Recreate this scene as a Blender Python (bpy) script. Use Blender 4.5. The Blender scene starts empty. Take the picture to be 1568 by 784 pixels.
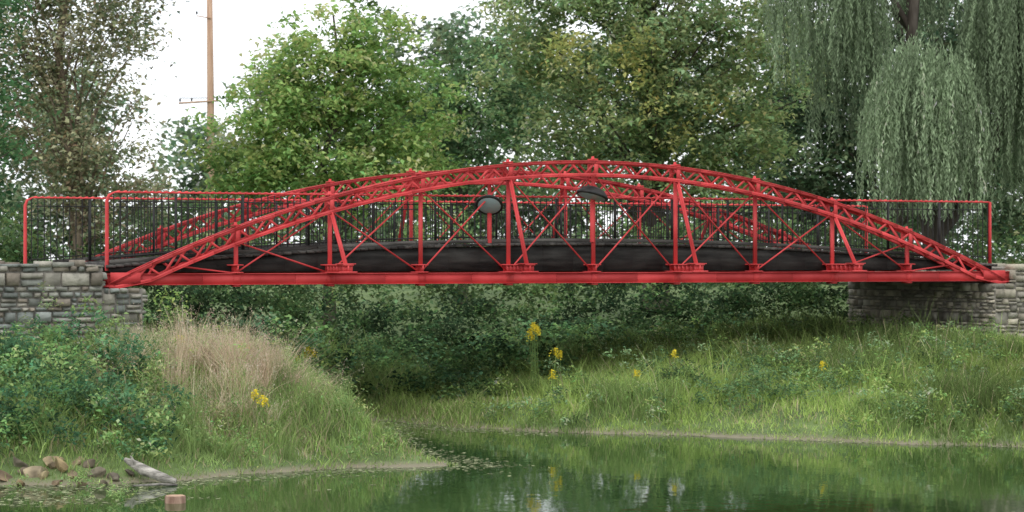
import bpy, math
import numpy as np
from mathutils import Vector
R = np.random.default_rng(7)
S = bpy.context.scene

# ------------------------------------------------------------------ helpers
def mk_obj(name, me, mat=None, parent=None):
    o = bpy.data.objects.new(name, me)
    S.collection.objects.link(o)
    if mat: me.materials.append(mat)
    if parent: o.parent = parent
    return o

def mesh_np(name, V, F, col=None):
    V = np.ascontiguousarray(V, dtype=np.float32); F = np.ascontiguousarray(F, dtype=np.int32)
    me = bpy.data.meshes.new(name)
    k = F.shape[1]
    me.vertices.add(len(V)); me.vertices.foreach_set('co', V.ravel())
    me.loops.add(F.size); me.loops.foreach_set('vertex_index', F.ravel())
    me.polygons.add(len(F))
    me.polygons.foreach_set('loop_start', np.arange(0, F.size, k, dtype=np.int32))
    me.update(calc_edges=True)
    if col is not None:
        a = me.color_attributes.new('Col', 'FLOAT_COLOR', 'POINT')
        c = np.ones((len(V), 4), dtype=np.float32); c[:, :3] = col
        a.data.foreach_set('color', c.ravel())
    return me

class MB:
    """accumulates boxes / tubes (quads)"""
    def __init__(s): s.V=[]; s.F=[]; s.C=[]; s.n=0
    def add(s, v, f, c=(1,1,1)):
        v=np.asarray(v,float); s.V.append(v); s.F.append(np.asarray(f)+s.n); s.C.append(np.tile(np.asarray(c,float),(len(v),1))); s.n+=len(v)
    def box(s, lo, hi, c=(1,1,1)):
        x0,y0,z0=lo; x1,y1,z1=hi
        s.add([(x0,y0,z0),(x1,y0,z0),(x1,y1,z0),(x0,y1,z0),(x0,y0,z1),(x1,y0,z1),(x1,y1,z1),(x0,y1,z1)],
              [(0,3,2,1),(4,5,6,7),(0,1,5,4),(1,2,6,5),(2,3,7,6),(3,0,4,7)], c)
    def bar(s, p0, p1, w, h, up=(0,0,1), c=(1,1,1)):
        p0=np.array(p0,float); p1=np.array(p1,float); d=p1-p0; L=np.linalg.norm(d); d/=L
        up=np.array(up,float); side=np.cross(d,up)
        if np.linalg.norm(side)<1e-3: side=np.cross(d,(0,1,0))
        side/=np.linalg.norm(side); u=np.cross(side,d)
        v=[]
        for p in (p0,p1):
            for a,b in ((-1,-1),(1,-1),(1,1),(-1,1)): v.append(p+side*a*w/2+u*b*h/2)
        s.add(v,[(0,1,2,3),(7,6,5,4),(0,4,5,1),(1,5,6,2),(2,6,7,3),(3,7,4,0)],c)
    def tube(s, pts, rad, n=6, c=(1,1,1)):
        pts=np.array(pts,float); v=[]; 
        for i,p in enumerate(pts):
            d=pts[min(i+1,len(pts)-1)]-pts[max(i-1,0)]; d/=np.linalg.norm(d)+1e-9
            a=np.cross(d,(0.31,0.87,0.1)); a/=np.linalg.norm(a)+1e-9; b=np.cross(d,a)
            for k in range(n):
                t=2*math.pi*k/n; v.append(p+(a*math.cos(t)+b*math.sin(t))*rad[i])
        f=[]
        for i in range(len(pts)-1):
            for k in range(n):
                f.append((i*n+k,i*n+(k+1)%n,(i+1)*n+(k+1)%n,(i+1)*n+k))
        if n==6 or n==8 or n==12:
            m=(len(pts)-1)*n
            for k in range(0,n-2,2):
                f.append((m,m+k+1,m+k+2,m+(k+3)%n)) if k+3<=n else None
        s.add(v,f,c)
    def mesh(s,name): return mesh_np(name,np.concatenate(s.V),np.concatenate(s.F),np.concatenate(s.C))

def nmat(name):
    m=bpy.data.materials.new(name); m.use_nodes=True; nt=m.node_tree
    for n in list(nt.nodes): nt.nodes.remove(n)
    out=nt.nodes.new('ShaderNodeOutputMaterial')
    return m,nt,out
def N(nt,t,**k):
    n=nt.nodes.new(t)
    for a,b in k.items():
        if a in n.inputs: n.inputs[a].default_value=b
        else: setattr(n,a,b)
    return n
def L(nt,a,b): nt.links.new(a,b)

def mat_surface(name, c1, c2, scale=3, rough=.7, bump=.3, bscale=20, attr=False, spec=.3, detail=6, coord='Object', stretch=None):
    m,nt,out=nmat(name)
    tc=N(nt,'ShaderNodeTexCoord'); src=tc.outputs[coord]
    if stretch:
        mp=N(nt,'ShaderNodeMapping'); mp.inputs['Scale'].default_value=stretch; L(nt,src,mp.inputs[0]); src=mp.outputs[0]
    no=N(nt,'ShaderNodeTexNoise',Scale=scale,Detail=detail); L(nt,src,no.inputs['Vector'])
    rp=N(nt,'ShaderNodeValToRGB'); rp.color_ramp.elements[0].position=.35; rp.color_ramp.elements[1].position=.65
    rp.color_ramp.elements[0].color=(*c1,1); rp.color_ramp.elements[1].color=(*c2,1)
    L(nt,no.outputs['Fac'],rp.inputs[0]); col=rp.outputs[0]
    if attr:
        at=N(nt,'ShaderNodeAttribute',attribute_name='Col')
        mx=N(nt,'ShaderNodeMix',data_type='RGBA',blend_type='MULTIPLY'); mx.inputs[0].default_value=1
        L(nt,col,mx.inputs[6]); L(nt,at.outputs['Color'],mx.inputs[7]); col=mx.outputs[2]
    b=N(nt,'ShaderNodeBsdfPrincipled',Roughness=rough); b.inputs['Specular IOR Level'].default_value=spec
    L(nt,col,b.inputs['Base Color'])
    n2=N(nt,'ShaderNodeTexNoise',Scale=bscale,Detail=5); L(nt,src,n2.inputs['Vector'])
    bp=N(nt,'ShaderNodeBump',Strength=bump,Distance=.02); L(nt,n2.outputs['Fac'],bp.inputs['Height']); L(nt,bp.outputs[0],b.inputs['Normal'])
    L(nt,b.outputs[0],out.inputs[0]); return m

def mat_leaf(name, trans=.3):
    m,nt,out=nmat(name)
    at=N(nt,'ShaderNodeAttribute',attribute_name='Col')
    b=N(nt,'ShaderNodeBsdfDiffuse')
    t=N(nt,'ShaderNodeBsdfTranslucent'); mx=N(nt,'ShaderNodeMixShader'); mx.inputs[0].default_value=trans
    L(nt,at.outputs['Color'],b.inputs['Color']); L(nt,at.outputs['Color'],t.inputs['Color'])
    L(nt,b.outputs[0],mx.inputs[1]); L(nt,t.outputs[0],mx.inputs[2]); L(nt,mx.outputs[0],out.inputs[0]); return m
M_LEAF=mat_leaf('foliage',.42); M_GRASS=mat_leaf('grass_blades',.35)
M_BARK=mat_surface('bark',(.05,.04,.03),(.13,.11,.09),6,.9,.8,30,stretch=(1,1,.25),attr=True)

def rnd_unit(n):
    v=R.normal(size=(n,3)); return v/np.linalg.norm(v,axis=1)[:,None]

def leafgeo(C, size, col, aspect=.55, upb=.5, hang=0.):
    n=len(C); nr=rnd_unit(n); nr[:,2]=np.abs(nr[:,2])+upb; nr/=np.linalg.norm(nr,axis=1)[:,None]
    a=rnd_unit(n); a[:,2]-=hang*2
    u=a-nr*(a*nr).sum(1)[:,None]; u/=np.linalg.norm(u,axis=1)[:,None]+1e-9
    v=np.cross(nr,u); s=size[:,None]
    V=np.stack([C-u*s*.5, C+v*s*aspect*.5+nr*s*.12, C+u*s*.5-nr*s*.1, C-v*s*aspect*.5+nr*s*.12],1).reshape(-1,3)
    F=np.arange(4*n).reshape(n,4)
    return V,F,np.repeat(col,4,axis=0)

GAIN=1.32
def clump_cloud(lobes, dens, rc=(.35,.8), per=120, size=.16, cols=None, flat=.6, shell=2.4, var=.25, cvar=.27, ncol=None):
    Cs=[];Ss=[];Ks=[];CC=[]
    for lb in lobes:
        cx,cy,cz,rx,ry,rz=lb[:6]; ci=lb[6] if len(lb)>6 else None
        nc=max(4,int(dens*rx*ry*rz))
        d=rnd_unit(nc); r=R.random(nc)**(1/shell)*(1+.12*R.normal(size=nc))
        cc=np.array([cx,cy,cz])+d*r[:,None]*np.array([rx,ry,rz]); CC.append(cc)
        for c in cc:
            rr=R.uniform(*rc); k=int(per*(rr/rc[1])**2)+8
            p=R.normal(size=(k,3))*.5; p*=np.array([rr,rr,rr*flat])
            p[:,2]-=.25*(p[:,0]**2+p[:,1]**2)/rr
            Cs.append(c+p); Ss.append(size*R.uniform(.6,1.35,k))
            base=np.array(cols[ci if ci is not None else R.integers(ncol or len(cols))])*GAIN
            f=np.exp(R.normal()*cvar)
            q=base*f*np.exp(R.normal(size=(k,1))*var); q[:,0]*=np.exp(R.normal(size=k)*.12)
            Ks.append(q)
    return np.concatenate(Cs),np.concatenate(Ss),np.clip(np.concatenate(Ks),.004,.6),np.concatenate(CC)

def tree(name, base, top, r0, lobes, dens, cols, per=120, size=.16, rc=(.35,.8), branch=.35, barkc=(1,1,1), **kw):
    e=bpy.data.objects.new(name,None); S.collection.objects.link(e); e.location=base
    b=np.array(base,float)
    C,s,K,cc=clump_cloud(lobes,dens,rc,per,size,cols,**kw)
    V,F,Q=leafgeo(C-b,s,K)
    mk_obj('crown',mesh_np('crown',V,F,Q),M_LEAF,e)
    mb=MB(); top=np.array(top,float)
    n=7; tp=[b+(top-b)*i/(n-1)+R.normal(size=3)*np.array([.12,.12,0])*(0<i) for i in range(n)]
    tp=np.array(tp); rad=[r0*(1-.85*i/(n-1)) for i in range(n)]; rad[0]*=1.35
    mb.tube(tp-b,rad,8,barkc)
    for c in cc:
        if R.random()>branch: continue
        t=np.clip((c[2]-b[2])/(top[2]-b[2])-.28,.18,.92); j=t*(n-1); i=int(j); p=tp[i]*(1-(j-i))+tp[min(i+1,n-1)]*(j-i)
        m1=p+(c-p)*.35+np.array([0,0,.12])*np.linalg.norm(c-p)+R.normal(size=3)*.12; m2=p+(c-p)*.7+np.array([0,0,.1])*np.linalg.norm(c-p)+R.normal(size=3)*.12
        rr=r0*.28*(1-t*.5)
        mb.tube(np.array([p,m1,m2,c])-b,[rr,rr*.6,rr*.35,rr*.1],5,barkc)
    mk_obj('trunk_and_limbs',mb.mesh('trunk_and_limbs'),M_BARK,e)
    return e

# ------------------------------------------------------------------ camera, world, light
cam=bpy.data.cameras.new('camera'); co=bpy.data.objects.new('camera',cam); S.collection.objects.link(co)
co.location=(0,0,3.0); co.rotation_euler=(math.radians(90.04),0,0); cam.lens=81.3; cam.sensor_width=36; cam.clip_end=2000
cam.dof.use_dof=True; cam.dof.focus_distance=36; cam.dof.aperture_fstop=2.4
S.camera=co
w=bpy.data.worlds.new('World'); S.world=w; w.use_nodes=True; nt=w.node_tree
bg=nt.nodes['Background']; bg.inputs[1].default_value=.1
SE,SR=math.radians(58),math.radians(200)
sk=nt.nodes.new('ShaderNodeTexSky'); sk.sky_type='NISHITA'; sk.sun_disc=False; sk.sun_elevation=SE; sk.sun_rotation=SR
L(nt,sk.outputs[0],bg.inputs[0])
b2=nt.nodes.new('ShaderNodeBackground'); b2.inputs[1].default_value=1.85
tc=nt.nodes.new('ShaderNodeTexCoord'); cn=nt.nodes.new('ShaderNodeTexNoise'); cn.inputs['Scale'].default_value=2.5; cn.inputs['Detail'].default_value=5
L(nt,tc.outputs['Generated'],cn.inputs['Vector'])
cr=nt.nodes.new('ShaderNodeValToRGB'); cr.color_ramp.elements[0].color=(.80,.84,.90,1); cr.color_ramp.elements[1].color=(1,1,1,1)
cr.color_ramp.elements[0].position=.3; cr.color_ramp.elements[1].position=.7
L(nt,cn.outputs['Fac'],cr.inputs[0]); L(nt,cr.outputs[0],b2.inputs[0])
ms=nt.nodes.new('ShaderNodeMixShader'); ms.inputs[0].default_value=.85
L(nt,bg.outputs[0],ms.inputs[1]); L(nt,b2.outputs[0],ms.inputs[2]); L(nt,ms.outputs[0],nt.nodes['World Output'].inputs[0])
sl=bpy.data.lights.new('sun','SUN'); sl.energy=1.0; sl.angle=math.radians(35); sl.color=(1,.96,.9)
so=bpy.data.objects.new('sun',sl); S.collection.objects.link(so)
sd=Vector((math.sin(SR)*math.cos(SE),math.cos(SR)*math.cos(SE),math.sin(SE)))
so.rotation_euler=sd.to_track_quat('Z','Y').to_euler()

# ------------------------------------------------------------------ bridge frame
YAW=.4146; CY,SY=math.cos(YAW),math.sin(YAW); X0,Y0,ZC=1.524,43.66,2.522
P=1.75; E=9.30; H=2.28; WD=4.975
def loc2w(s,wv,z=0): return np.array([X0+s*CY-wv*SY, Y0+s*SY+wv*CY, ZC+z])

# ------------------------------------------------------------------ terrain
WP=np.array([(-12,8),(-12,24),(-10,29.0),(-8,29.9),(-6.8,30.4),(-5.8,30.4),(-5.0,30.7),(-4.45,31.1),(-3.48,32.1),(-2.19,33.0),(-.79,33.4),(-1.4,34.6),(-1.95,35.9),(-2.4,39),(-2.95,43.3),(-1.9,42),(-.97,40.7),(.96,39.6),(3.46,38.8),(5.47,37.5),(8.1,36.6),(14,35),(40,33),(40,8)],float)
def wdist(X,Y):
    X=np.asarray(X,float);Y=np.asarray(Y,float)
    d=np.full(X.shape,1e9); ins=np.zeros(X.shape,bool)
    n=len(WP)
    for i in range(n):
        a=WP[i];b=WP[(i+1)%n]; ab=b-a
        t=np.clip(((X-a[0])*ab[0]+(Y-a[1])*ab[1])/(ab@ab),0,1)
        d=np.minimum(d,np.hypot(X-a[0]-t*ab[0],Y-a[1]-t*ab[1]))
        c=((a[1]>Y)!=(b[1]>Y)); xi=(b[0]-a[0])*(Y-a[1])/((b[1]-a[1]) if b[1]!=a[1] else 1e-9)+a[0]
        ins^=c&(X<xi)
    return np.where(ins,-d,d)
def wob(X,Y): return .5*np.sin(X*1.3+.7*np.sin(Y*.9))*np.sin(Y*1.1+.5)+.3*np.sin(X*3.1+Y*1.7)+.2*np.sin(Y*4.3-X*2.2)
sm=lambda t:(lambda t:t*t*(3-2*t))(np.clip(t,0,1))
def hgt(X,Y):
    X=np.asarray(X,float);Y=np.asarray(Y,float)
    d=wdist(X,Y)+.22*wob(X,Y)
    left=sm((-X-.9)/2.)*sm((47-Y)/5)
    chan=np.exp(-((X+1.8)/3.6)**2)*sm((Y-40)/4)*sm((78-Y)/20)
    plat=1.30-.75*chan+.6*sm((Y-58)/20)
    run=9.5-(4.6*sm((Y-32.5)/3)+2.3)*left
    up=plat*(1-np.exp(-np.maximum(d,0)/run*2.3))
    h=np.where(d>0, up+(.10+.06*left)*wob(X*1.7,Y*1.7)*np.clip(d,0,1), np.maximum(d*.35,-.9))
    return h
xs=np.unique(np.concatenate([np.linspace(-600,-30,12),np.arange(-30,-14,1.),np.arange(-14,20,.3),np.arange(20,40,1.),np.linspace(40,600,12)]))
ys=np.unique(np.concatenate([np.linspace(-400,0,9),np.arange(0,24,1.5),np.arange(24,62,.3),np.arange(62,100,2.),np.linspace(100,1200,14)]))
GX,GY=np.meshgrid(xs,ys); GZ=hgt(GX,GY)
nx,ny=len(xs),len(ys); ii=np.arange(nx*ny).reshape(ny,nx)
F=np.stack([ii[:-1,:-1],ii[:-1,1:],ii[1:,1:],ii[1:,:-1]],-1).reshape(-1,4)
me=mesh_np('ground',np.stack([GX,GY,GZ],-1).reshape(-1,3),F); me.polygons.foreach_set('use_smooth',np.ones(len(F),bool))
m,nt,out=nmat('ground')
tc=N(nt,'ShaderNodeTexCoord'); n1=N(nt,'ShaderNodeTexNoise',Scale=1.2,Detail=8); L(nt,tc.outputs['Object'],n1.inputs[0])
rp=N(nt,'ShaderNodeValToRGB'); rp.color_ramp.elements[0].position=.35; rp.color_ramp.elements[0].color=(.06,.10,.03,1); rp.color_ramp.elements[1].position=.65; rp.color_ramp.elements[1].color=(.14,.20,.065,1)
L(nt,n1.outputs['Fac'],rp.inputs[0])
sx=N(nt,'ShaderNodeSeparateXYZ'); L(nt,tc.outputs['Object'],sx.inputs[0])
mr=N(nt,'ShaderNodeMapRange'); mr.inputs[1].default_value=.02; mr.inputs[2].default_value=.09; L(nt,sx.outputs[2],mr.inputs[0])
mx=N(nt,'ShaderNodeMix',data_type='RGBA'); mx.inputs[6].default_value=(.20,.18,.12,1); L(nt,mr.outputs[0],mx.inputs[0]); L(nt,rp.outputs[0],mx.inputs[7])
b=N(nt,'ShaderNodeBsdfPrincipled',Roughness=.95); L(nt,mx.outputs[2],b.inputs['Base Color']); 
n2=N(nt,'ShaderNodeTexNoise',Scale=14,Detail=6); L(nt,tc.outputs['Object'],n2.inputs[0]); bp=N(nt,'ShaderNodeBump',Strength=.6,Distance=.05); L(nt,n2.outputs[0],bp.inputs['Height']); L(nt,bp.outputs[0],b.inputs['Normal'])
L(nt,b.outputs[0],out.inputs[0]); mk_obj('ground',me,m)

# water
me=mesh_np('water',np.array([(-16,2,0),(44,2,0),(44,46,0),(-16,46,0)],float),np.array([(0,1,2,3)]))
m,nt,out=nmat('pond_water')
tc=N(nt,'ShaderNodeTexCoord'); mp=N(nt,'ShaderNodeMapping'); mp.inputs['Scale'].default_value=(1,.55,1); L(nt,tc.outputs['Object'],mp.inputs[0])
n1=N(nt,'ShaderNodeTexNoise',Scale=3.2,Detail=4); L(nt,mp.outputs[0],n1.inputs[0])
bp=N(nt,'ShaderNodeBump',Strength=.10,Distance=.022); L(nt,n1.outputs['Fac'],bp.inputs['Height'])
b=N(nt,'ShaderNodeBsdfPrincipled',Roughness=.03,IOR=1.40); b.inputs['Base Color'].default_value=(.026,.058,.016,1)
L(nt,bp.outputs[0],b.inputs['Normal']); L(nt,b.outputs[0],out.inputs[0]); mk_obj('water',me,m)

# floating duckweed near the shores
n=60000
px=R.uniform(-9,12,n); py=R.uniform(26,43.5,n); d=-wdist(px,py)
patch=np.sin(px*1.9+1.3*np.sin(py*2.1))*np.sin(py*2.7+px)+.4*R.normal(size=n)
left=px<.6; cove=(px<-4.3)&(py>27)
keep=(d>-.1)&(((d<np.where(left,.6,.12)+.3*np.abs(patch)*left))|((patch>1.15)&left&(d<2.4))|(cove&(patch>-.2)&(d<2.6)))
px,py=px[keep],py[keep]; k=len(px)
r=R.uniform(.010,.04,k); ang=R.uniform(0,6.28,k)
V=[]
for q in range(4):
    V.append(np.stack([px+r*np.cos(ang+q*1.57),py+r*np.sin(ang+q*1.57)*1.2,np.full(k,.004)+R.uniform(0,.003,k)],1))
V=np.stack(V,1).reshape(-1,3); c=np.array([.27,.29,.17])*np.exp(R.normal(size=(k,1))*.4)
mk_obj('duckweed',mesh_np('duckweed',V,np.arange(4*k).reshape(k,4),np.repeat(c,4,0)),M_GRASS)

# ------------------------------------------------------------------ bridge
RED=mat_surface('red_paint',(.47,.034,.036),(.66,.070,.072),1.6,.62,.15,40,attr=True,spec=.35)
WOOD=mat_surface('weathered_timber',(.014,.013,.012),(.055,.052,.047),2.2,.9,.7,25,attr=True,stretch=(.5,1,4))
BLACK=mat_surface('black_iron',(.012,.012,.012),(.03,.028,.026),8,.55,.1,40)
br=bpy.data.objects.new('bowstring_truss_bridge',None); S.collection.objects.link(br); br.location=(X0,Y0,ZC); br.rotation_euler=(0,0,YAW)
AD=.30; AW=.30
def ztop(s): return H*(1-(s/(E+.03))**2)+.03
def zbot(s):
    return ztop(s)-AD/math.cos(math.atan(2*H*s/E**2))*(1 if abs(s)<8.6 else max(.35,1-(abs(s)-8.6)/1.1))
def truss(w0,out):
    mb=MB(); g=lambda:R.uniform(.80,1.12)*np.ones(3)
    lo_,hi_=-E-.03,E+.12
    for a,b_ in zip(np.linspace(lo_,hi_,12)[:-1],np.linspace(lo_,hi_,12)[1:]):
        c=g()
        mb.box((a+.002,w0-.10,.012),(b_-.002,w0-.075,.185),c); mb.box((a+.002,w0+.075,.012),(b_-.002,w0+.10,.185),c)
    mb.box((lo_,w0-.13,0),(hi_,w0+.13,.010)); mb.box((lo_,w0-.13,.187),(hi_,w0-.06,.199)); mb.box((lo_,w0+.06,.187),(hi_,w0+.13,.199))
    for s in np.arange(-9,9.1,.6): mb.box((s-.02,w0-.072,.03),(s+.02,w0+.072,.18))
    n=50; ss=np.linspace(-E,E,n+1)
    for i in range(n):
        a,b_=ss[i],ss[i+1]; c=g()
        for sgn in (-1,1):
            wo=w0+sgn*(AW/2-.02)
            mb.bar((a,wo,ztop(a)-.012),(b_,wo,ztop(b_)-.012),.066,.016,c=c); mb.bar((a,w0+sgn*(AW/2),ztop(a)-.038),(b_,w0+sgn*(AW/2),ztop(b_)-.038),.012,.058,c=c)
            mb.bar((a,wo,zbot(a)),(b_,wo,zbot(b_)),.066,.016,c=c); mb.bar((a,w0+sgn*AW/2,zbot(a)+.028),(b_,w0+sgn*AW/2,zbot(b_)+.028),.012,.058,c=c)
    m_=66; zz=np.linspace(-E+.4,E-.4,m_+1)
    for i in range(m_):
        a,b_=zz[i],zz[i+1]; k=(i%2==0)
        for sgn in (-1,1):
            wo=w0+sgn*(AW/2-.012); kk=k if sgn<0 else not k
            z0=(zbot(a) if kk else ztop(a)-.03); z1=(ztop(b_)-.03 if kk else zbot(b_))
            mb.bar((a,wo,z0),(b_,wo,z1),.042,.010,up=(0,1,0),c=g())
        sg=1 if i%2 else -1
        mb.bar((a,w0-sg*(AW/2-.04),ztop(a)-.026),(b_,w0+sg*(AW/2-.04),ztop(b_)-.026),.042,.008,c=g())
        mb.bar((a,w0+sg*(AW/2-.04),zbot(a)+.012),(b_,w0-sg*(AW/2-.04),zbot(b_)+.012),.042,.008,c=g())
    pts=[i*P for i in range(-4,5)]
    for i,s in zip(range(-4,5),pts):
        zt=ztop(s)+.02
        for sgn in (-1,1): mb.box((s-.04,w0+sgn*(AW/2-.004)-.008,zbot(s)-.03),(s+.04,w0+sgn*(AW/2-.004)+.008,zt-.02))
        mb.box((s-.038,w0-.035,.19),(s+.038,w0-.012,zbot(s)+.02),g()); mb.box((s-.012,w0-.012,.19),(s+.012,w0+.05,zbot(s)+.02))
        mb.box((s-.05,w0-.13,zt-.015),(s+.05,w0+.13,zt+.012)); mb.tube([(s,w0,zt),(s,w0,zt+.06)],[.035,.025],6)
        mb.box((s-.06,w0-.105,-.035),(s+.06,w0+.105,-.002)); mb.box((s-.07,w0-.108,.03),(s+.07,w0-.1005,.17))
        if i%2:
            wo=w0+out*.86
            mb.bar((s,wo,.36),(s,w0+out*.10,zbot(s)+.02),.085,.03,up=(1,0,0)); mb.bar((s,wo,.36),(s,w0+out*.10,zbot(s)+.02),.025,.075,up=(1,0,0))
    allp=[-E+.25]+pts+[E-.25]
    for k,(a,b_) in enumerate(zip(allp[:-1],allp[1:])):
        za=max(zbot(a)+.05,.2); zb=max(zbot(b_)+.05,.2)
        if 0<k<9:
            mb.tube([(a,w0+.02,.2),(b_,w0+.02,zb)],[.015]*2,6); mb.tube([(a,w0-.02,za),(b_,w0-.02,.2)],[.015]*2,6)
        elif k==0: mb.tube([(b_,w0,.2),((a+b_)/2,w0,zbot((a+b_)/2)+.03)],[.015]*2,6)
        else: mb.tube([(a,w0,.2),((a+b_)/2,w0,zbot((a+b_)/2)+.03)],[.015]*2,6)
    for sg in (-1,1):
        mb.box((sg*E-.10,w0-.16,-.03),(sg*E+.10,w0+.16,-.003)); mb.bar((sg*(E-.55),w0-.152,.12),(sg*(E-.02),w0-.152,.12),.008,.2)
    return mb
mk_obj('near_truss',truss(0,-1).mesh('near_truss'),RED,br)
mk_obj('far_truss',truss(WD,1).mesh('far_truss'),RED,br)
mb=MB()
for i in range(-4,5):
    s=i*P; ov=1.02 if i%2 else .16
    for dz in (.202,.335): mb.box((s-.10,-ov,dz),(s+.10,WD+ov,dz+.022))
    mb.box((s-.012,-ov,.224),(s+.012,WD+ov,.335))
    if i%2:
        for sd_ in (-1,1):
            for q in range(6):
                wv=(-.16-q*.16) if sd_<0 else WD+.16+q*.16
                mb.box((s-.095,wv-.012,.2245),(s+.095,wv+.012,.3345))
            wv=-1.02 if sd_<0 else WD+1.02
            mb.box((s-.16,wv-.015,.20),(s+.16,wv+.015,.235)); mb.box((s-.14,min(wv,wv-sd_*.3),.358),(s+.14,max(wv,wv-sd_*.3),.375))
mk_obj('floor_beams',mb.mesh('floor_beams'),RED,br)
def zd(s): return .34+.43*(1-(s/9.4)**2)
mb=MB()
sgs=np.linspace(-9.2,9.2,30)
for wv in (.24,1.2,2.5,3.7,WD-.24):
    c=.85*np.ones(3)
    for a,b_ in zip(sgs[:-1],sgs[1:]):
        za,zb=zd(a)-.07,zd(b_)-.07
        la,lb=.225,.225; la=min(la,za-.03); lb=min(lb,zb-.03)
        t=.045
        mb.add([(a,wv-t,la),(b_,wv-t,lb),(b_,wv+t,lb),(a,wv+t,la),(a,wv-t,za),(b_,wv-t,zb),(b_,wv+t,zb),(a,wv+t,za)],[(0,3,2,1),(4,5,6,7),(0,1,5,4),(1,2,6,5),(2,3,7,6),(3,0,4,7)],c)
s=-9.25
while s<9.25:
    wd=.145; z=zd(s+wd/2); c=R.uniform(1.2,3.0)*np.ones(3); e=R.uniform(0,.03)
    mb.bar((s+wd/2,.16-e,z-.035),(s+wd/2,WD-.16+e,z-.035),wd-.008,.05,c=c); s+=wd
for a,b_ in zip(sgs[::3][:-1],sgs[::3][1:]):
    for wv in (.26,WD-.26): mb.bar((a+.01,wv,zd(a)+.04),(b_-.01,wv,zd(b_)+.04),.09,.07,c=R.uniform(2.2,3.4)*np.ones(3))
mk_obj('timber_deck',mb.mesh('timber_deck'),WOOD,br)
mb=MB(); mr_=MB(); ZR=1.62
for wv,L0,L1 in ((.34,-9.22,9.25),(WD-.34,-9.74,9.0)):
    s=L0+.12
    while s<L1:
        mb.tube([(s,wv,zd(np.clip(s,-9.3,9.3))+.05),(s,wv,ZR-.03)],[.010,.010],4); s+=.122
    for a,b_ in zip(np.linspace(L0,L1,16)[:-1],np.linspace(L0,L1,16)[1:]):
        mb.bar((a,wv,zd(a)+.12),(b_,wv,zd(b_)+.12),.03,.02); mb.box((a-.018,wv-.018,zd(a)),(a+.018,wv+.018,ZR-.02)) if a>L0+.1 else None
    mb.bar((L0+.2,wv,ZR-.16),(L1-.2,wv,ZR-.16),.02,.02)
    mr_.tube([(L0,wv,-.1+zd(9.3)),(L0,wv,ZR-.15),(L0+.04,wv,ZR-.05),(L0+.14,wv,ZR),(L1-.04,wv,ZR),(L1,wv,ZR),(L1,wv,-.1+zd(9.3))],[.036,.032,.026,.016,.016,.035,.04],6)
    s=L0+.2
    while s<L1-.1: mr_.tube([(s-.03,wv,ZR+.004),(s+.03,wv,ZR+.02)],[.019,.013],6,R.uniform(.7,1.6)*np.ones(3)); s+=.122
mk_obj('railing_pickets',mb.mesh('railing_pickets'),BLACK,br)
mk_obj('railing_top_rails',mr_.mesh('railing_top_rails'),RED,br)

LENS,nt,out=nmat('frosted_glass'); b=N(nt,'ShaderNodeBsdfPrincipled',Roughness=.3); b.inputs['Base Color'].default_value=(.30,.38,.40,1); L(nt,b.outputs[0],out.inputs[0])
def lamp(s,wv,zh,tilt,k=1.):
    e=bpy.data.objects.new('flood_lamp',None); S.collection.objects.link(e)
    e.location=loc2w(s,wv,0)
    mb=MB(); mb.tube([(0,0,zd(s)),(0,0,zh-.13)],[.045,.045],8); mb.box((-.035,-.02,zh-.16),(.035,.02,zh-.01)); p=mk_obj('post',mb.mesh('post'),RED,e)
    if tilt[0]<-.3: p.location=(0,.14,0)
    mb=MB(); prof=[(.02,.15),(.12,.14),(.21,.10),(.275,.03),(.30,0),(.30,-.03),(.25,-.035)]
    mb.tube([(0,0,z*k) for r,z in prof],[r*k for r,z in prof],24)
    h=mk_obj('hood',mb.mesh('hood'),BLACK,e); h.location=(0,0,zh); h.rotation_euler=tilt
    mb=MB(); prof=[(.25,-.033),(.2,-.055),(.1,-.075),(.005,-.08)]; mb.tube([(0,0,z*k) for r,z in prof],[r*k for r,z in prof],24)
    g=mk_obj('lens',mb.mesh('lens'),LENS,e); g.location=(0,0,zh); g.rotation_euler=tilt
lamp(-2.08,.10,1.46,(math.radians(-42),math.radians(5),0),.86)
lamp(-.02,-.02,1.66,(math.radians(-10),math.radians(14),0),1.05)

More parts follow.
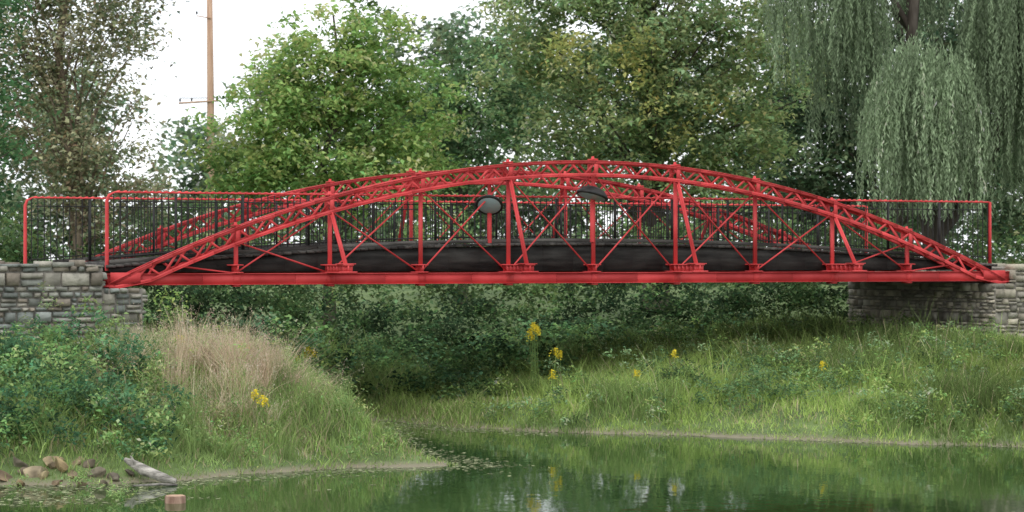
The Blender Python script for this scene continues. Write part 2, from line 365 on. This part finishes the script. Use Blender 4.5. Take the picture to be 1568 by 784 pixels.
# ------------------------------------------------------------------ stone abutments
STONE=mat_surface('fieldstone',(.6,.6,.57),(1.,1.,.96),5,.9,.9,18,attr=True)
MORT=mat_surface('mortar',(.15,.14,.12),(.24,.22,.19),8,.95,.5,30)
GRAV=mat_surface('gravel_path',(.22,.2,.17),(.34,.31,.27),12,.95,.8,40)
def stones(mb,o,u,nrm,Lw,z0,z1,pal):
    o,u,nrm=[np.array(v,float) for v in (o,u,nrm)]; z=z0
    while z<z1-.03:
        h=min(R.choice([.07,.10,.14,.19,.25],p=[.22,.30,.26,.15,.07])*R.uniform(.9,1.1),z1-z); t=-R.uniform(0,.3)
        while t<Lw:
            wd=R.uniform(.10,.30) if h<.17 else R.uniform(.2,.5)
            a=max(t+.01,0); b_=min(t+wd-.008,Lw)
            if b_-a>.05:
                parts=[(z+.008,z+h-.008)] if h<.13 or R.random()<.6 else [(z+.008,z+h*.5-.006),(z+h*.5+.006,z+h-.008)]
                for za,zb in parts:
                    pr=R.uniform(.02,.10); i_=.022; c=np.array(pal[R.integers(len(pal))])*R.uniform(.65,1.3)
                    j=lambda:R.uniform(-.016,.016)
                    B=[o+u*a+np.array([0,0,za]),o+u*b_+np.array([0,0,za]),o+u*b_+np.array([0,0,zb]),o+u*a+np.array([0,0,zb])]
                    mid=[(a+i_+j(),za+i_*.7+j()),(b_-i_+j(),za+i_*.7+j()),(b_-i_+j(),zb-i_*.7+j()),(a+i_+j(),zb-i_*.7+j())]
                    Fv=[o+u*p+np.array([0,0,q])+nrm*(pr+j()) for p,q in mid]
                    B=[v-nrm*.01 for v in B]
                    mb.add(B+Fv,[(4,5,6,7),(0,1,5,4),(1,2,6,5),(2,3,7,6),(3,0,4,7)],c)
            t+=wd
        z+=h
def abutment(sg,pal,seat_len,wing_z):
    e=bpy.data.objects.new('stone_abutment',None); S.collection.objects.link(e); e.location=(X0,Y0,ZC); e.rotation_euler=(0,0,YAW)
    zb=-2.2; Lw=12
    s_in=sg*(E-seat_len); s_mid=sg*(E+.15); s_out=sg*(E+Lw); zs=-.04
    core=MB()
    a,b_=sorted((s_in,s_mid)); core.box((a,-.28,zb),(b_,WD+.28,zs-.02))
    a,b_=sorted((s_mid,s_out)); core.box((a,-.28,zb),(b_,WD+.28,wing_z-.1))
    mk_obj('core',core.mesh('core'),MORT,e)
    mb=MB()
    for wv,ny_ in ((-.28,-1),(WD+.28,1)):
        a,b_=sorted((s_in,s_mid)); stones(mb,(a,wv,0),(1,0,0),(0,ny_,0),b_-a,zb,zs,pal)
        a,b_=sorted((s_mid,s_out)); stones(mb,(a,wv,0),(1,0,0),(0,ny_,0),b_-a,zb,wing_z-.07,pal)
    stones(mb,(s_in,-.28,0),(0,1,0),(-sg,0,0),WD+.56,zb,zs,pal)
    stones(mb,(s_mid,-.28,0),(0,1,0),(-sg,0,0),WD+.56,zs,wing_z-.07,pal)
    a,b_=sorted((s_mid,s_out))
    for wv in (-.12,WD+.12):
        t=a
        while t<b_:
            l=R.uniform(.15,.45); hh=R.uniform(.02,.12); c=np.array(pal[R.integers(len(pal))])*R.uniform(.9,1.3)
            mb.box((t+.006,wv-.24+R.uniform(-.04,.03),wing_z-.098),(min(t+l,b_)-.006,wv+.24,wing_z-.098+hh),c); t+=l
    mk_obj('stones',mb.mesh('stones'),STONE,e)
    mb=MB(); mb.box((a,.16,wing_z-.0995),(b_,WD-.16,wing_z-.06)); mk_obj('path_surface',mb.mesh('path_surface'),GRAV,e)
abutment(-1,[(.27,.28,.26),(.32,.32,.29),(.24,.26,.25),(.35,.33,.29),(.30,.26,.22)],.55,.42)
abutment(1,[(.38,.36,.31),(.44,.40,.33),(.32,.30,.26),(.48,.44,.36)],.35,.33)

# ------------------------------------------------------------------ trees
G1=[(.23,.35,.11),(.19,.30,.10),(.29,.40,.13)]
GM=[(.20,.26,.12),(.24,.30,.13),(.16,.23,.11),(.21,.28,.12)]
OL=[(.27,.27,.16),(.22,.24,.14),(.30,.27,.18),(.18,.21,.12)]
def gz(x,y): return float(hgt(np.array([x]),np.array([y]))[0])
tree('ash_tree',(-10.9,58,gz(-10.9,58)),(-11.3,58,11.5),.2,[(-11.3,58,9.6,2.6,2,2.2),(-10.9,58,6.6,2.2,2,2.4),(-12.8,58,8,1.6,2,3),(-9.9,58,8.6,1.1,1.4,1.5),(-10.3,58,4.6,2.0,1.6,1.6)],12,OL,per=75,size=.14,rc=(.3,.7),branch=.10,barkc=(2.6,2.4,2.2))
tree('maple_tree',(-12.3,50,gz(-12.3,50)),(-12.2,50,9.5),.2,[(-12.1,50,7.6,1.7,1.5,2.0),(-11.8,50,4.9,1.4,1.2,1.3),(-11.6,50.3,8.7,1.1,1,.9)],10.0,[(.07,.14,.06),(.055,.11,.05)],per=130,size=.15,branch=.15)
tree('sycamore_tree',(-4.9,62,gz(-4.9,62)),(-4.8,62,9.5),.18,[(-6.6,62,6.0,1.9,1.8,1.7),(-4.9,62,8.1,1.8,1.8,2.0),(-3.0,62.3,7.0,1.7,1.8,1.9),(-4.3,61.5,5.2,3,1.8,1.5),(-7.2,62.6,5.0,1.2,1.2,1.2),(-5.8,62,7.4,1.6,1.5,1.4),(-3.8,62,9.2,1.0,1,1.0),(-2.9,62,8.9,.7,.8,.7)],14,G1,per=95,size=.17,rc=(.25,.6),branch=.06)
tree('walnut_tree',(-1.6,72,gz(-1.6,72)),(-1.6,72,8.5),.2,[(-1.8,72,6.6,2.2,2,2.9),(-.3,72,8.4,1.8,1.6,1.6),(-2.8,72,7.9,1.3,1.2,1.2)],10,[(.11,.18,.09),(.14,.22,.10)],per=110,size=.19,branch=.06)
tree('oak_tree',(4.0,65,gz(4,65)),(3.9,65,12.0),.34,[(.9,65.3,9.2,2.0,2,2.8),(4.0,65,10.8,3.3,2.5,2.6),(6.8,65,8.6,1.9,2,2.9),(2.2,64,6.3,2.4,2,1.9),(5.4,64,6.2,2.6,2,1.8),(4,64,8.3,2.4,2,2.1),(3.0,62.2,8.1,1.1,.6,1.0,4),(4.6,62.2,6.8,1.0,.5,.6,4),(1.4,62.4,8.6,.6,.6,.6,4)],9.5,GM+[(.33,.35,.12)],per=105,size=.165,rc=(.25,.7),branch=.08,ncol=4)
tree('elm_tree',(12.5,74,gz(12.5,74)),(12.5,74,13),.3,[(10,74,7,2.8,2,4.4),(14.5,74,8,3.6,2,5.2)],4.5,[(.065,.10,.06),(.09,.13,.07)],per=130,size=.24,rc=(.5,1.0),branch=.08)

# willow
e=bpy.data.objects.new('weeping_willow_tree',None); S.collection.objects.link(e); eb=np.array([10.6,57.5,gz(10.6,57.5)]); e.location=eb
mb=MB()
tk=np.array([(10.6,57.5,eb[2]),(10.5,57.5,3.4),(10.2,57.5,5.0),(10.0,57.4,6.6),(9.9,57.3,8.6),(10.1,57.3,10.8)])
mb.tube(tk-eb,[.38,.28,.24,.2,.15,.1],8,(.7,.7,.7))
mb.tube(np.array([(10.5,57.5,3.5),(11.2,57.7,4.3),(12.0,57.8,5.6),(12.6,57.8,7.8),(12.6,57.8,9.8)])-eb,[.2,.18,.15,.1,.07],6,(.7,.7,.7))
strands=[]
def dome(cx,cy,zt,rx,ry,drop,n,zend,cf=1.):
    for _ in range(n):
        a=R.uniform(0,6.283); r=math.sqrt(R.random())
        x=cx+rx*r*math.cos(a); y=cy+ry*r*math.sin(a); z=zt-drop*r**2.2+R.normal()*.16
        strands.append((x,y,z,z-max(.5,(z-zend)*R.uniform(.4,1.08)),math.cos(a),math.sin(a),cf))
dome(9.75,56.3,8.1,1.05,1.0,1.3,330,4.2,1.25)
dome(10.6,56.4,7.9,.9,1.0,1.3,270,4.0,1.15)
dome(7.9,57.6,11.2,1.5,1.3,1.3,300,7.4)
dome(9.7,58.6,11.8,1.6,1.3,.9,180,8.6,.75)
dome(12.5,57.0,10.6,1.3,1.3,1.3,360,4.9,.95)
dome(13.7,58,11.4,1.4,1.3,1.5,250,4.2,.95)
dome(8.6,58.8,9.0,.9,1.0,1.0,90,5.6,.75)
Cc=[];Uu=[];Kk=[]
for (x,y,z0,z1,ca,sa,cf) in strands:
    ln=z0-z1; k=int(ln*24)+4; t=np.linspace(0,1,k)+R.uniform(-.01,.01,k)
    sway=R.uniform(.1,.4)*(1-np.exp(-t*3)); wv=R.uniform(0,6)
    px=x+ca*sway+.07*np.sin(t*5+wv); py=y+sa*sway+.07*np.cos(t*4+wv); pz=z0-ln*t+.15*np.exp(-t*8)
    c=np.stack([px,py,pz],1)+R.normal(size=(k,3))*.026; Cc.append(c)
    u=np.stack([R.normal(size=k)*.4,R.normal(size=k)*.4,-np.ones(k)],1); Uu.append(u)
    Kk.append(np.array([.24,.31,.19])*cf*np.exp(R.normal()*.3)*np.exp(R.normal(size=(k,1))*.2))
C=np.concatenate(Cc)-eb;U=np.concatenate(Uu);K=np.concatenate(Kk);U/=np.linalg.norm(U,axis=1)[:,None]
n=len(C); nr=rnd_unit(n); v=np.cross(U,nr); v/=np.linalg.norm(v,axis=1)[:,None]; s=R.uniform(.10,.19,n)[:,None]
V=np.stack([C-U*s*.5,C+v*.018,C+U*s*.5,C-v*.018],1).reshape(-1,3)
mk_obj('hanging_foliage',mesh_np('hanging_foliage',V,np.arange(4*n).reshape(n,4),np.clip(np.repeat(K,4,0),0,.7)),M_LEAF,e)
for (x,y,z) in ((10.15,56.6,8.0),(7.9,57.6,11),(9.7,58,11.5),(12.4,57,10.4),(13.6,58,11),(8.8,58.6,9),(10.9,56.8,7.5),(9.4,56.8,7.6)):
    p=tk[4] if x<11.5 else np.array((12.5,57.8,8.5)); q=np.array((x,y,z))
    if z<8.5: p=tk[3]
    mb.tube(np.array([p,p*.6+q*.4+np.array([0,0,.5]),p*.25+q*.75+np.array([0,0,.35]),q])-eb,[.09,.07,.05,.02],6,(.7,.7,.7))
mk_obj('trunk_and_limbs',mb.mesh('trunk_and_limbs'),M_BARK,e)

# distant tree line
lb=[]
for x in np.arange(-36,38,2.4):
    if x<-16.5: top=R.uniform(9,11.5)
    elif x<-13: top=6.0
    elif x<-7: top=R.uniform(8.2,9.8)
    elif x<2: top=R.uniform(11.4,12.4)
    else: top=R.uniform(12.5,14.5)
    for zc in np.arange(1.8,top-.8,2.2): lb.append((x+R.uniform(-.6,.6),R.uniform(90,97),zc+.6,1.9,1.6,1.6))
C,s,K,cc=clump_cloud(lb,3.0,(.6,1.3),100,.34,[(.15,.21,.13),(.19,.25,.15),(.12,.17,.10)])
V,F,Q=leafgeo(C,s,K); mk_obj('distant_tree_line',mesh_np('distant_tree_line',V,F,Q),M_LEAF)

# shrub hedge behind bridge
lb=[]
for x in np.arange(-16,17,1.1):
    y=R.uniform(57,60); z=gz(x,y); hh=R.uniform(2.6,3.9)*(1.0 if x<6 else .85)
    lb.append((x,y,z+hh*.62,1.0,1.2,hh*.42))
C,s,K,cc=clump_cloud(lb,14,(.25,.6),90,.14,[(.11,.17,.08),(.14,.21,.09),(.09,.13,.06),(.19,.28,.11)])
V,F,Q=leafgeo(C,s,K); mk_obj('shrub_hedge',mesh_np('shrub_hedge',V,F,Q),M_LEAF)
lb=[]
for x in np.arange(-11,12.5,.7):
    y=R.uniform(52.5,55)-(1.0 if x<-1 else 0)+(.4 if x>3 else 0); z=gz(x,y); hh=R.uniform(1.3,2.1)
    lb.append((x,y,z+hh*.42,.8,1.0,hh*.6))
C,s,K,cc=clump_cloud(lb,22,(.22,.5),90,.12,[(.035,.06,.03),(.05,.09,.035),(.028,.05,.025),(.07,.12,.045)])  # leaf greens darkened: the gloom under the bridge is put into the colour
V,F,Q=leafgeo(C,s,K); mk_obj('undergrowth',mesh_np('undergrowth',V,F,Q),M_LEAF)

# brambles and vines on the slope
lb=[]
for _ in range(230):
    x=R.uniform(-8.5,9.0); y=R.uniform(43.4,54); 
    if wdist(np.array([x]),np.array([y]))[0]<.4: continue
    if x>-.6 and y<44.5+max(0,x)*1.35: continue
    z=gz(x,y); hh=R.uniform(.35,1.15)*(1 if x<2 else .7); lb.append((x,y,z+hh*.3,.65,.65,hh*.6))
C,s,K,cc=clump_cloud(lb,46,(.16,.4),60,.10,[(.09,.16,.065),(.13,.22,.08),(.06,.11,.05),(.08,.15,.08)],cvar=.42)
V,F,Q=leafgeo(C,s,K,aspect=.8,upb=.9); mk_obj('bramble_thicket',mesh_np('bramble_thicket',V,F,Q),M_LEAF)

# ------------------------------------------------------------------ grasses
def blades(px,py,hh,wd,lean,col,z0=None,seg=2,adir=None):
    n=len(px); z=hgt(px,py)-.02 if z0 is None else z0
    a=R.uniform(0,6.283,n) if adir is None else adir
    dx,dy=np.cos(a),np.sin(a); b=R.uniform(0,6.283,n); sx_,sy_=np.cos(b)*wd/2,np.sin(b)*wd/2
    lv=[]
    for k in range(seg+1):
        t=k/seg; wk=1-t*.85; ox=dx*lean*hh*t**1.8; oy=dy*lean*hh*t**1.8; oz=hh*t*(1-.25*lean*t)
        lv.append(np.stack([px+ox-sx_*wk,py+oy-sy_*wk,z+oz],1)); lv.append(np.stack([px+ox+sx_*wk,py+oy+sy_*wk,z+oz],1))
    V=np.stack(lv,1).reshape(-1,3); m_=2*(seg+1)
    base=np.arange(n)[:,None]*m_
    F=np.concatenate([base+np.array([2*k,2*k+1,2*k+3,2*k+2]) for k in range(seg)])
    return V,F,np.repeat(col,m_,axis=0),lv[-1]
def inside_abut(px,py):
    s=(px-X0)*CY+(py-Y0)*SY; wv=-(px-X0)*SY+(py-Y0)*CY
    return (np.abs(s)>E-.6)&(wv>-.3)&(wv<WD+.3)
def patchf(px,py): return np.sin(px*.9+1.2*np.sin(py*.7))*np.sin(py*.8+px*.3)+.4*np.sin(px*2.7+py*1.9)+.25*np.sin(px*6.1-py*3.3)
n=240000
px=R.uniform(-5,17,n); py=36+R.random(n)**1.1*19; d=wdist(px,py)
keep=(d>-.05)&~inside_abut(px,py)&((px>-2.6)|(py>43.5)); px,py,d=px[keep],py[keep],d[keep]; n=len(px)
pt=patchf(px,py)
hh=R.uniform(.12,.36,n)*(1+.8*np.clip(pt,-.5,1.2))*np.clip(.3+d*.45,0,1)
tall=R.random(n)<.05; hh=np.where(tall,hh*1.9,hh)
br_=(.85+.3*np.clip(np.sin(px*.5+py*.31)+.5*np.sin(px*1.1-py*.6),-1,1))[:,None]
c=np.where((pt>.45)[:,None],np.array([.21,.30,.10]),np.array([.33,.45,.13]))*br_
dry=R.random(n)<(.06+.17*(pt<-.7)); c=np.where(dry[:,None],np.array([.46,.40,.25]),c)*np.exp(R.normal(size=(n,1))*.28)
V,F,Q,_=blades(px,py,hh,R.uniform(.012,.026,n),R.uniform(.1,.9,n),np.clip(c,0,.7)); mk_obj('meadow_grass',mesh_np('meadow_grass',V,F,Q),M_GRASS)
lb=[]
for _ in range(900):
    x=R.uniform(-1,14); y=R.uniform(37,53); dd=float(wdist(np.array([x]),np.array([y]))[0])
    if dd<.25 or inside_abut(x,y): continue
    if patchf(x,y)<R.uniform(-.7,.6): continue
    hh=R.uniform(.18,.66)*min(1,.5+dd*.4); lb.append((x,y,gz(x,y)+hh*.5,.33,.33,hh*.6))
for _ in range(26):
    x=R.uniform(2.6,5.6); y=R.uniform(39.8,43.2); hh=R.uniform(.35,.7); lb.append((x,y,gz(x,y)+hh*.45,.4,.4,hh*.6,2))
C,s,K,cc=clump_cloud(lb,110,(.10,.24),46,.07,[(.16,.24,.08),(.22,.33,.10),(.11,.18,.08),(.18,.26,.13)],cvar=.35)
V,F,Q=leafgeo(C,s,K,aspect=.45); mk_obj('meadow_weeds',mesh_np('meadow_weeds',V,F,Q),M_LEAF)

# left bank: tall dry grass in separate leaning tufts
nt_=2100
tx=R.uniform(-8,-1.2,nt_); ty=R.uniform(31,40,nt_); td=wdist(tx,ty); tp_=patchf(tx*1.6+3,ty*1.6)
tan_c=np.exp(-((tx+4.2)/1.6)**2-((ty-35.3)/2.8)**2)
keep=(td>.35)&~inside_abut(tx,ty)&(R.random(nt_)<(.10+.9*tan_c)*np.clip(.8+.5*tp_,.15,1)); tx,ty,td,tp_,tan_c=[v[keep] for v in (tx,ty,td,tp_,tan_c)]; nt_=len(tx)
ttan=R.random(nt_)<(.10+.85*tan_c)*np.clip((td-.5)/1.2,.15,1)
th=np.exp(R.normal(size=nt_)*.32)*.55*np.clip(.4+td*.3,0,1)*(.8+.3*tan_c); th=np.clip(th,.12,1.15)
tcol=np.where(ttan[:,None],np.array([.60,.48,.34]),np.array([.27,.37,.14]))*np.exp(R.normal(size=(nt_,1))*.22); tdir=R.uniform(0,6.283,nt_); tl=R.uniform(.15,.9,nt_); tr=R.uniform(.06,.17,nt_)
M=62; idx=np.repeat(np.arange(nt_),M); n=len(idx)
px=tx[idx]+R.normal(size=n)*tr[idx]; py=ty[idx]+R.normal(size=n)*tr[idx]
hh=th[idx]*R.uniform(.45,1.15,n)
V,F,Q,tip=blades(px,py,hh,R.uniform(.006,.015,n),np.clip(tl[idx]+R.normal(size=n)*.2,.05,1.1),np.clip(tcol[idx]*np.exp(R.normal(size=(n,1))*.2),0,.8),seg=3,adir=tdir[idx]+R.normal(size=n)*.9)
mk_obj('tall_dry_grass',mesh_np('tall_dry_grass',V,F,Q),M_GRASS)
sel=ttan[idx]&(R.random(n)<.35)&(hh>.35); tp=tip[sel]; k=len(tp)
C=np.repeat(tp,7,0)+R.normal(size=(7*k,3))*np.array([.022,.022,.05]); K=np.repeat(np.array([[.62,.48,.38]])*np.exp(R.normal(size=(k,1))*.2),7,0)
V,F,Q=leafgeo(C,R.uniform(.02,.04,len(C)),np.clip(K,0,.75),aspect=.3,hang=1); mk_obj('grass_seed_heads',mesh_np('grass_seed_heads',V,F,Q),M_GRASS)
n=95000
px=R.uniform(-11,-.6,n); py=R.uniform(26,44,n); d=wdist(px,py); keep=(d>-.03)&~inside_abut(px,py)&~((py<31.2)&(px<-4.9)&(R.random(n)<.4)); px,py,d=px[keep],py[keep],d[keep]; n=len(px)
pt=patchf(px*1.5,py*1.5)
c=np.array([.27,.38,.12])*np.exp(R.normal(size=(n,1))*.28); c[R.random(n)<.2]=(.48,.40,.26)
V,F,Q,_=blades(px,py,R.uniform(.12,.42,n)*np.clip(.3+d*.6,0,1)*(1+.5*np.clip(pt,-.6,1)),R.uniform(.01,.022,n),R.uniform(.2,.9,n),c); mk_obj('bank_grass',mesh_np('bank_grass',V,F,Q),M_GRASS)
def bush(name,lb,cols,dens=40,size=.08,rc=(.15,.32),per=70,aspect=.5):
    C,s,K,cc=clump_cloud(lb,dens,rc,per,size,cols); V,F,Q=leafgeo(C,s,K,aspect=aspect)
    return mk_obj(name,mesh_np(name,V,F,Q),M_LEAF)
lb=[]
for _ in range(190):
    x=R.uniform(-9,-4.7); y=R.uniform(30.9,36.0); d_=float(wdist(np.array([x]),np.array([y]))[0])
    if d_<.45 or (x>-5.5 and y>33.2) or (-6.9<x<-5.4 and y<31.3) : continue
    hh=R.uniform(.3,.9)*(1.25 if x<-6 else .85); lb.append((x,y,gz(x,y)+hh*.4,.42,.42,hh*.55))
bush('honeysuckle_bush',lb,[(.09,.18,.09),(.14,.24,.085),(.065,.135,.07),(.20,.29,.11)],60,rc=(.10,.3))
lb=[]
for _ in range(130):
    x=R.uniform(-5.6,-1.6); y=R.uniform(32.3,38.5); d_=float(wdist(np.array([x]),np.array([y]))[0])
    if d_<.3: continue
    hh=R.uniform(.22,.8)*min(1,.4+.25*d_); lb.append((x,y,gz(x,y)+hh*.5,.24,.24,hh*.65))
bush('goldenrod_foliage',lb,[(.20,.30,.10),(.15,.24,.09),(.25,.33,.12)],80,size=.06,rc=(.1,.22),per=45,aspect=.3)
lb=[]
for _ in range(30):
    x=R.uniform(-8.5,-5.6); y=R.uniform(36.3,38.6)
    if inside_abut(x,y) : continue
    hh=R.uniform(.2,.5); lb.append((x,y,gz(x,y)+hh*.4,.3,.3,hh*.55))
for x,zz_,rz in ((-7.75,1.95,.65),(-7.35,1.75,.45),(-6.5,1.6,.4),(-8.1,1.8,.4)): lb.append((x,38.2,zz_,.14,.12,rz))
bush('roadside_weeds',lb,[(.20,.27,.13),(.27,.30,.15)],60,size=.06,rc=(.1,.22),aspect=.35)
lb=[]
for _ in range(26):
    x=R.uniform(-6.4,-3.0); y=R.uniform(40.2,43.0); hh=R.uniform(.6,1.25); lb.append((x,y,gz(x,y)+hh*.4,.42,.42,hh*.5))
for x,y,hh in ((-5.75,38.9,1.25),(-5.55,39.0,1.1),(-5.3,39.2,.9)): lb.append((x,y,gz(x,y)+hh*.55,.2,.2,hh*.6))
bush('ragweed_bush',lb,[(.20,.30,.09),(.14,.22,.08)],50)
lb=[(-4.95,28.6,.12,.22,.2,.2),(-4.75,28.4,.2,.12,.1,.22),(-5.2,28.9,.08,.18,.2,.12),(-5.6,30.2,.12,.3,.15,.14),(-6.6,30.0,.1,.35,.15,.14)]
bush('water_weed',lb,[(.27,.40,.15),(.20,.30,.11)],900,size=.05,rc=(.05,.12),per=22,aspect=.35)
# goldenrod
C=[];K=[];st=MB()
gl=[(.40,43.2,1.68),(.34,43.3,1.56),(.46,43.1,1.60),(.42,43.0,1.64),(.37,43.1,1.50),(-3.75,42.6,1.25),(-3.85,42.7,1.15),(-3.65,42.5,1.2),(-4.15,36.4,1.35),(-4.3,36.5,1.28),(.80,43.0,1.2),(-3.6,33.4,.75),(-3.7,33.5,.6),(-5.2,36.3,1.4),(-3.95,42.4,1.1),(.72,42.0,.85),(.9,43.2,1.15),(3.0,42.5,1.2),(5.5,41,.9),(2.2,41.5,.8)]
for (x,y,zt) in gl:
    g0=gz(x,y); zt=max(zt,g0+.4); st.tube([(x+.05,y,g0),(x+.02,y,(g0+zt)/2),(x,y,zt)],[.008,.007,.004],5,(.2,.3,.1))
    for _ in range(8):
        a=R.uniform(0,6.28); l=R.uniform(.03,.13)
        for t in np.linspace(0,1,12): C.append((x+math.cos(a)*l*t,y+math.sin(a)*l*t,zt-.02+.14*R.random()-l*.5*t*t)); K.append(np.array((.90,.76,.08))*R.uniform(.75,1.1))
    for _ in range(26):
        t=R.random(); C.append((x+R.normal()*.05,y+R.normal()*.05,g0+(zt-g0)*t)); K.append(np.array((.18,.28,.09)))
V,F,Q=leafgeo(np.array(C),R.uniform(.02,.042,len(C)),np.array(K),aspect=.8)
e=bpy.data.objects.new('goldenrod_plant',None); S.collection.objects.link(e)
mk_obj('blooms',mesh_np('blooms',V,F,Q),M_GRASS,e); mk_obj('stems',st.mesh('stems'),M_GRASS,e)

# ------------------------------------------------------------------ rocks, log, post, pole
ROCK=mat_surface('rock',(.13,.11,.085),(.36,.31,.23),3.5,.9,.9,12,attr=True)
import bmesh
def rock(x,y,r,c,sq=.6):
    bm=bmesh.new(); bmesh.ops.create_icosphere(bm,subdivisions=3,radius=1)
    pl=[(rnd_unit(1)[0],R.uniform(.35,.75)) for _ in range(11)]
    A=np.array([R.uniform(.9,1.6),R.uniform(.7,1.1),sq*R.uniform(.8,1.3)])
    for v in bm.verts:
        p=np.array(v.co)
        for n_,dd in pl:
            q=p@n_
            if q>dd: p=p-n_*(q-dd)*.96
        v.co=Vector(p*A*r*1.15)
    me=bpy.data.meshes.new('rock'); bm.to_mesh(me); bm.free()
    a=me.color_attributes.new('Col','FLOAT_COLOR','POINT'); a.data.foreach_set('color',np.tile(np.array([*c,1.],np.float32),len(me.vertices)))
    o=mk_obj('rock',me,ROCK); o.location=(x,y,max(gz(x,y),0)+r*sq*.35); o.rotation_euler=(R.uniform(-.5,.5),R.uniform(-.5,.5),R.uniform(0,6))
for x,y,r,c in ((-6.35,30.75,.18,(1.1,1.05,.9)),(-6.0,30.8,.16,(1.3,1.15,.8)),(-6.6,31.05,.15,(1,1,1)),(-6.2,31.1,.15,(1.3,1.2,.95)),(-5.8,30.6,.11,(.8,.72,.6)),(-5.5,30.8,.12,(.9,.9,.85)),(-6.75,30.6,.12,(.7,.6,.5)),(-5.3,30.8,.10,(.7,.7,.7)),(-6.45,30.4,.10,(.8,.7,.5)),(-6.0,30.45,.09,(.7,.6,.5)),(-5.85,31.05,.11,(1,.9,.75)),(-5.1,30.95,.08,(.6,.6,.6)),(-5.65,30.45,.07,(.6,.55,.45)),(-6.2,30.6,.08,(1.1,1.05,.8)),(-6.5,30.85,.10,(.6,.55,.5)),(-5.65,31.0,.10,(.55,.52,.5)),(-6.15,30.95,.10,(.65,.6,.5)),(-5.4,30.6,.06,(.5,.5,.45))):
    rock(x,y,r,c)
LOG=mat_surface('bleached_wood',(.16,.15,.13),(.48,.45,.40),4,.85,.9,25,attr=True,stretch=(1,3,3))
mb=MB(); mb.tube([(-5.18,30.95,.30),(-5.05,30.9,.24),(-4.9,30.8,.17),(-4.78,30.75,.13),(-4.62,30.65,.08),(-4.45,30.6,.04)],[.03,.06,.08,.07,.07,.035],8,(1.15,1.15,1.15)); mb.tube([(-5.0,30.85,.2),(-5.08,30.8,.36)],[.03,.012],6)
mb.tube([(-4.9,29.9,.05),(-4.6,30.3,.03),(-4.4,30.4,.01)],[.012,.02,.015],6,(.8,.8,.8))
mk_obj('driftwood_log',mb.mesh('driftwood_log'),LOG)
PW=mat_surface('old_post_wood',(.20,.12,.085),(.38,.26,.19),5,.85,.6,30,attr=True,stretch=(3,3,.6))
mb=MB(); px_,py_=-4.12,28.3; zt=.09
mb.tube([(px_,py_,-.8),(px_,py_,zt-.012),(px_,py_,zt)],[.13,.128,.118],12,(1,1,1)); mb.tube([(px_,py_,zt),(px_,py_,zt+.001)],[.118,.002],12,(1.5,1.5,1.4))
mk_obj('wooden_post',mb.mesh('wooden_post'),PW)

POLE=mat_surface('pole_wood',(.40,.25,.17),(.55,.37,.26),4,.85,.4,20,attr=True,stretch=(3,3,.3))
e=bpy.data.objects.new('utility_pole',None); S.collection.objects.link(e); bx,by=-11.75,90; e.location=(bx,by,2)
mb=MB(); mb.tube([(0,0,0),(.02,0,7),(-.05,0,14.5)],[.16,.14,.09],12)
mb.bar((-1.2,-.14,7.0),(.35,-.14,7.1),.07,.07)
mb.bar((-.5,-.13,10.4),(.05,-.13,10.3),.04,.04); mb.bar((-.5,-.13,11.5),(.05,-.13,11.4),.04,.04)
mk_obj('pole',mb.mesh('pole'),POLE,e)
mb=MB()
for x,z in ((-1.15,7.06),(-.7,7.08),(.3,7.12),(-.5,10.45),(-.5,11.55)): mb.tube([(x,-.14,z),(x,-.14,z+.07),(x,-.14,z+.13)],[.03,.045,.02],8)
for x,z,dz in ((-1.15,7.2,.9),(-.7,7.2,.9),(.3,7.2,.9)):
    t=np.linspace(0,1,20); pts=np.stack([x+t*30,-.14+t*30,z+9*t-3*4*t*(1-t)*.6],1); mb.tube(pts,[.016]*20,5)
mk_obj('insulators_and_wires',mb.mesh('insulators_and_wires'),BLACK,e)

S.view_settings.view_transform='Standard'; S.view_settings.look='None'; S.view_settings.exposure=0
